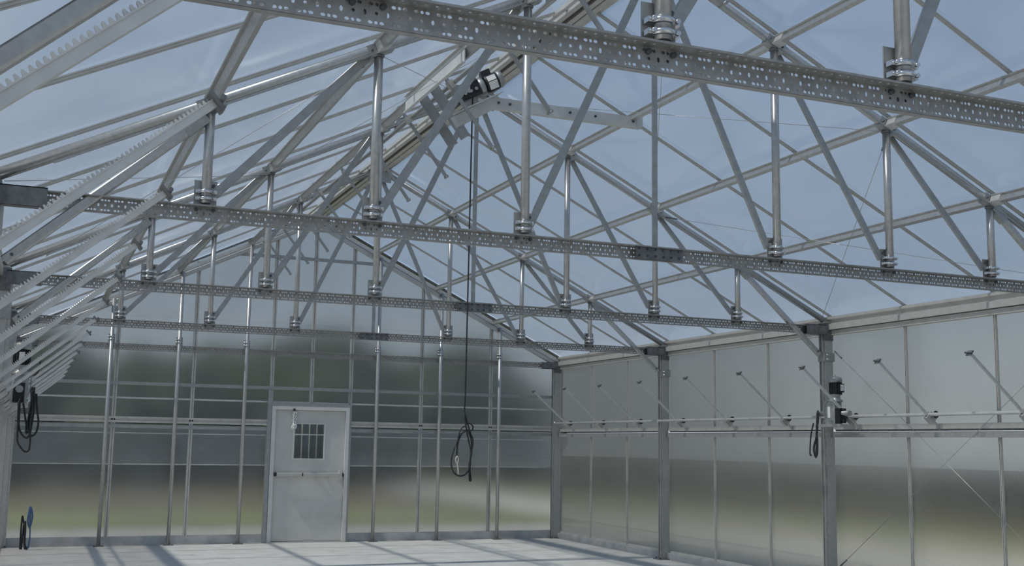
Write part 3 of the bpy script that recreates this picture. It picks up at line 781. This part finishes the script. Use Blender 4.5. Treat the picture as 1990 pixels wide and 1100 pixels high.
C2 = [[(-4.126,1.859),(-4.121,1.667),(-4.116,1.54),(-4.097,1.49),(-4.054,1.444),(-4.023,1.456),(-4.017,1.541),(-4.025,1.648),(-4.019,1.797),(-4.03,1.95)],
 [(-4.120,1.88),(-4.113,1.668),(-4.097,1.604),(-4.058,1.558),(-4.028,1.575),(-4.012,1.691),(-4.006,1.84),(-4.02,1.98)],
 [(-3.996,1.926),(-3.978,1.777),(-3.964,1.691),(-3.974,1.606),(-4.012,1.575),(-4.046,1.669),(-4.03,1.84),(-4.04,1.96)],
 [(-4.094,1.851),(-4.058,1.668),(-4.053,1.596),(-4.031,1.626),(-4.033,1.711),(-4.024,1.926)],
 [(-4.035,1.98),(-4.03,1.85),(-4.035,1.75),(-4.02,1.62)], [(-4.015,1.98),(-4.012,1.85),(-4.02,1.72),(-4.03,1.6)],
 [(-3.986,2.251),(-3.985,2.164),(-4.0,2.107),(-4.03,2.076)]]
cable('black cable coiled in loops below the left wall motor', (-4.03,-7.55,1.95), [xz(c, -7.55+.01*i) for i, c in enumerate(C2)], .0085)
C3 = [[(-7.368,1.857),(-7.309,1.716),(-7.301,1.518),(-7.319,1.502)],
 [(-7.445,2.0),(-7.437,1.8),(-7.375,1.576),(-7.389,1.475),(-7.428,1.576),(-7.435,1.744),(-7.425,1.969)],
 [(-7.46,1.98),(-7.435,1.744),(-7.358,1.587),(-7.381,1.486),(-7.435,1.521),(-7.433,1.688)],
 [(-7.44,1.99),(-7.42,1.75),(-7.40,1.6),(-7.395,1.5)]]
cable('black cable bundle hanging beside the right wall motor', (4.09,-7.42,1.98), [[(4.09+.006*math.sin(2.2*i+j),y,z) for i,(y,z) in enumerate(c)] for j, c in enumerate(C3)], .0085)
# things in the left far corner
t = thing('garden_hose', 'short blue hose length standing in the far left corner', 'hose', (-3.955,-.32,0))
for k in range(2): MB().sweep([(.01*k,0,.012),(.02,0,.2),(.012*k-.012,0,.58),(.03+.008*k,.004*k,.46),(.012,0,.30),(-.02-.006*k,.004,.40),(-.012+.01*k,0,.56)],.010,7,6).build('loop','blue_plastic',t)
t = thing('floor_cord', 'short black cord standing against the far left corner post', 'cord', (-4.02,-.42,0))
MB().sweep([(-.03,0,.012),(-.035,0,.25),(-.03,0,.46),(-.012,.0,.40),(.01,.0,.28),(.022,-.02,.12),(.05,-.04,.012)],.012,7,6).build('strand','black_rubber',t)
MB().sweep([(.012,-.01,.40),(.022,-.02,.24),(.02,-.03,.1),(.06,-.05,.012)],.015,7,6).build('strand','black_rubber',t)
MB().sweep([(-.015,-.01,.012),(-.01,-.015,.2),(.0,-.01,.36),(.02,-.01,.2),(.03,-.02,.012)],.013,7,6).build('strand','black_rubber',t)

# ------------------------------------------------------------------ bracing cables
def wire(label, p, q, grp):
    t = thing('bracing_cable', label, 'cable', p, grp); d = Vector(q)-Vector(p)
    MB().tube((0,0,0),tuple(d),.0026,6).build('strand','galvanised',t)
    e = d.normalized()
    MB().tube(tuple(e*.12),tuple(e*.26),.009,8).build('turnbuckle','galvanised_dark',t)
T1, T2 = -3*B, -2*B
def rp(x): return zu(x)-.02
wire('bracing wire under the right roof from the peak to the second truss', (.10,T2,rp(0)), (2.06,T1,rp(2.06)), 'roof bracing wires')
wire('bracing wire under the right roof crossing from the nearer peak', (.10,T1,rp(0)), (2.06,T2,rp(2.06)), 'roof bracing wires')
wire('bracing wire under the lower right roof towards the near eave', (2.10,T2,rp(2.1)), (4.25,T1,rp(4.25)), 'roof bracing wires')
wire('bracing wire under the lower right roof dropping to the motor post', (2.10,T1,rp(2.1)), (4.25,T2,rp(4.25)), 'roof bracing wires')
wire('bracing wire under the left roof from the peak to the second truss', (-.10,T2,rp(0)), (-2.06,T1,rp(2.06)), 'roof bracing wires')
wire('bracing wire under the left roof crossing from the nearer peak', (-.10,T1,rp(0)), (-2.06,T2,rp(2.06)), 'roof bracing wires')
wire('bracing wire under the lower left roof towards the near eave', (-2.10,T2,rp(2.1)), (-4.25,T1,rp(4.25)), 'roof bracing wires')
wire('bracing wire under the lower left roof dropping to the far eave', (-2.10,T1,rp(2.1)), (-4.0,T2,rp(4.0)), 'roof bracing wires')
wire('bracing wire crossing the right wall from below the motor post knee', (4.34,T2-.04,2.74), (4.34,T1+.05,.12), 'wall bracing wires')
wire('bracing wire crossing the right wall from the motor post foot upwards', (4.34,T2-.04,.22), (4.34,T1+.05,2.75), 'wall bracing wires')
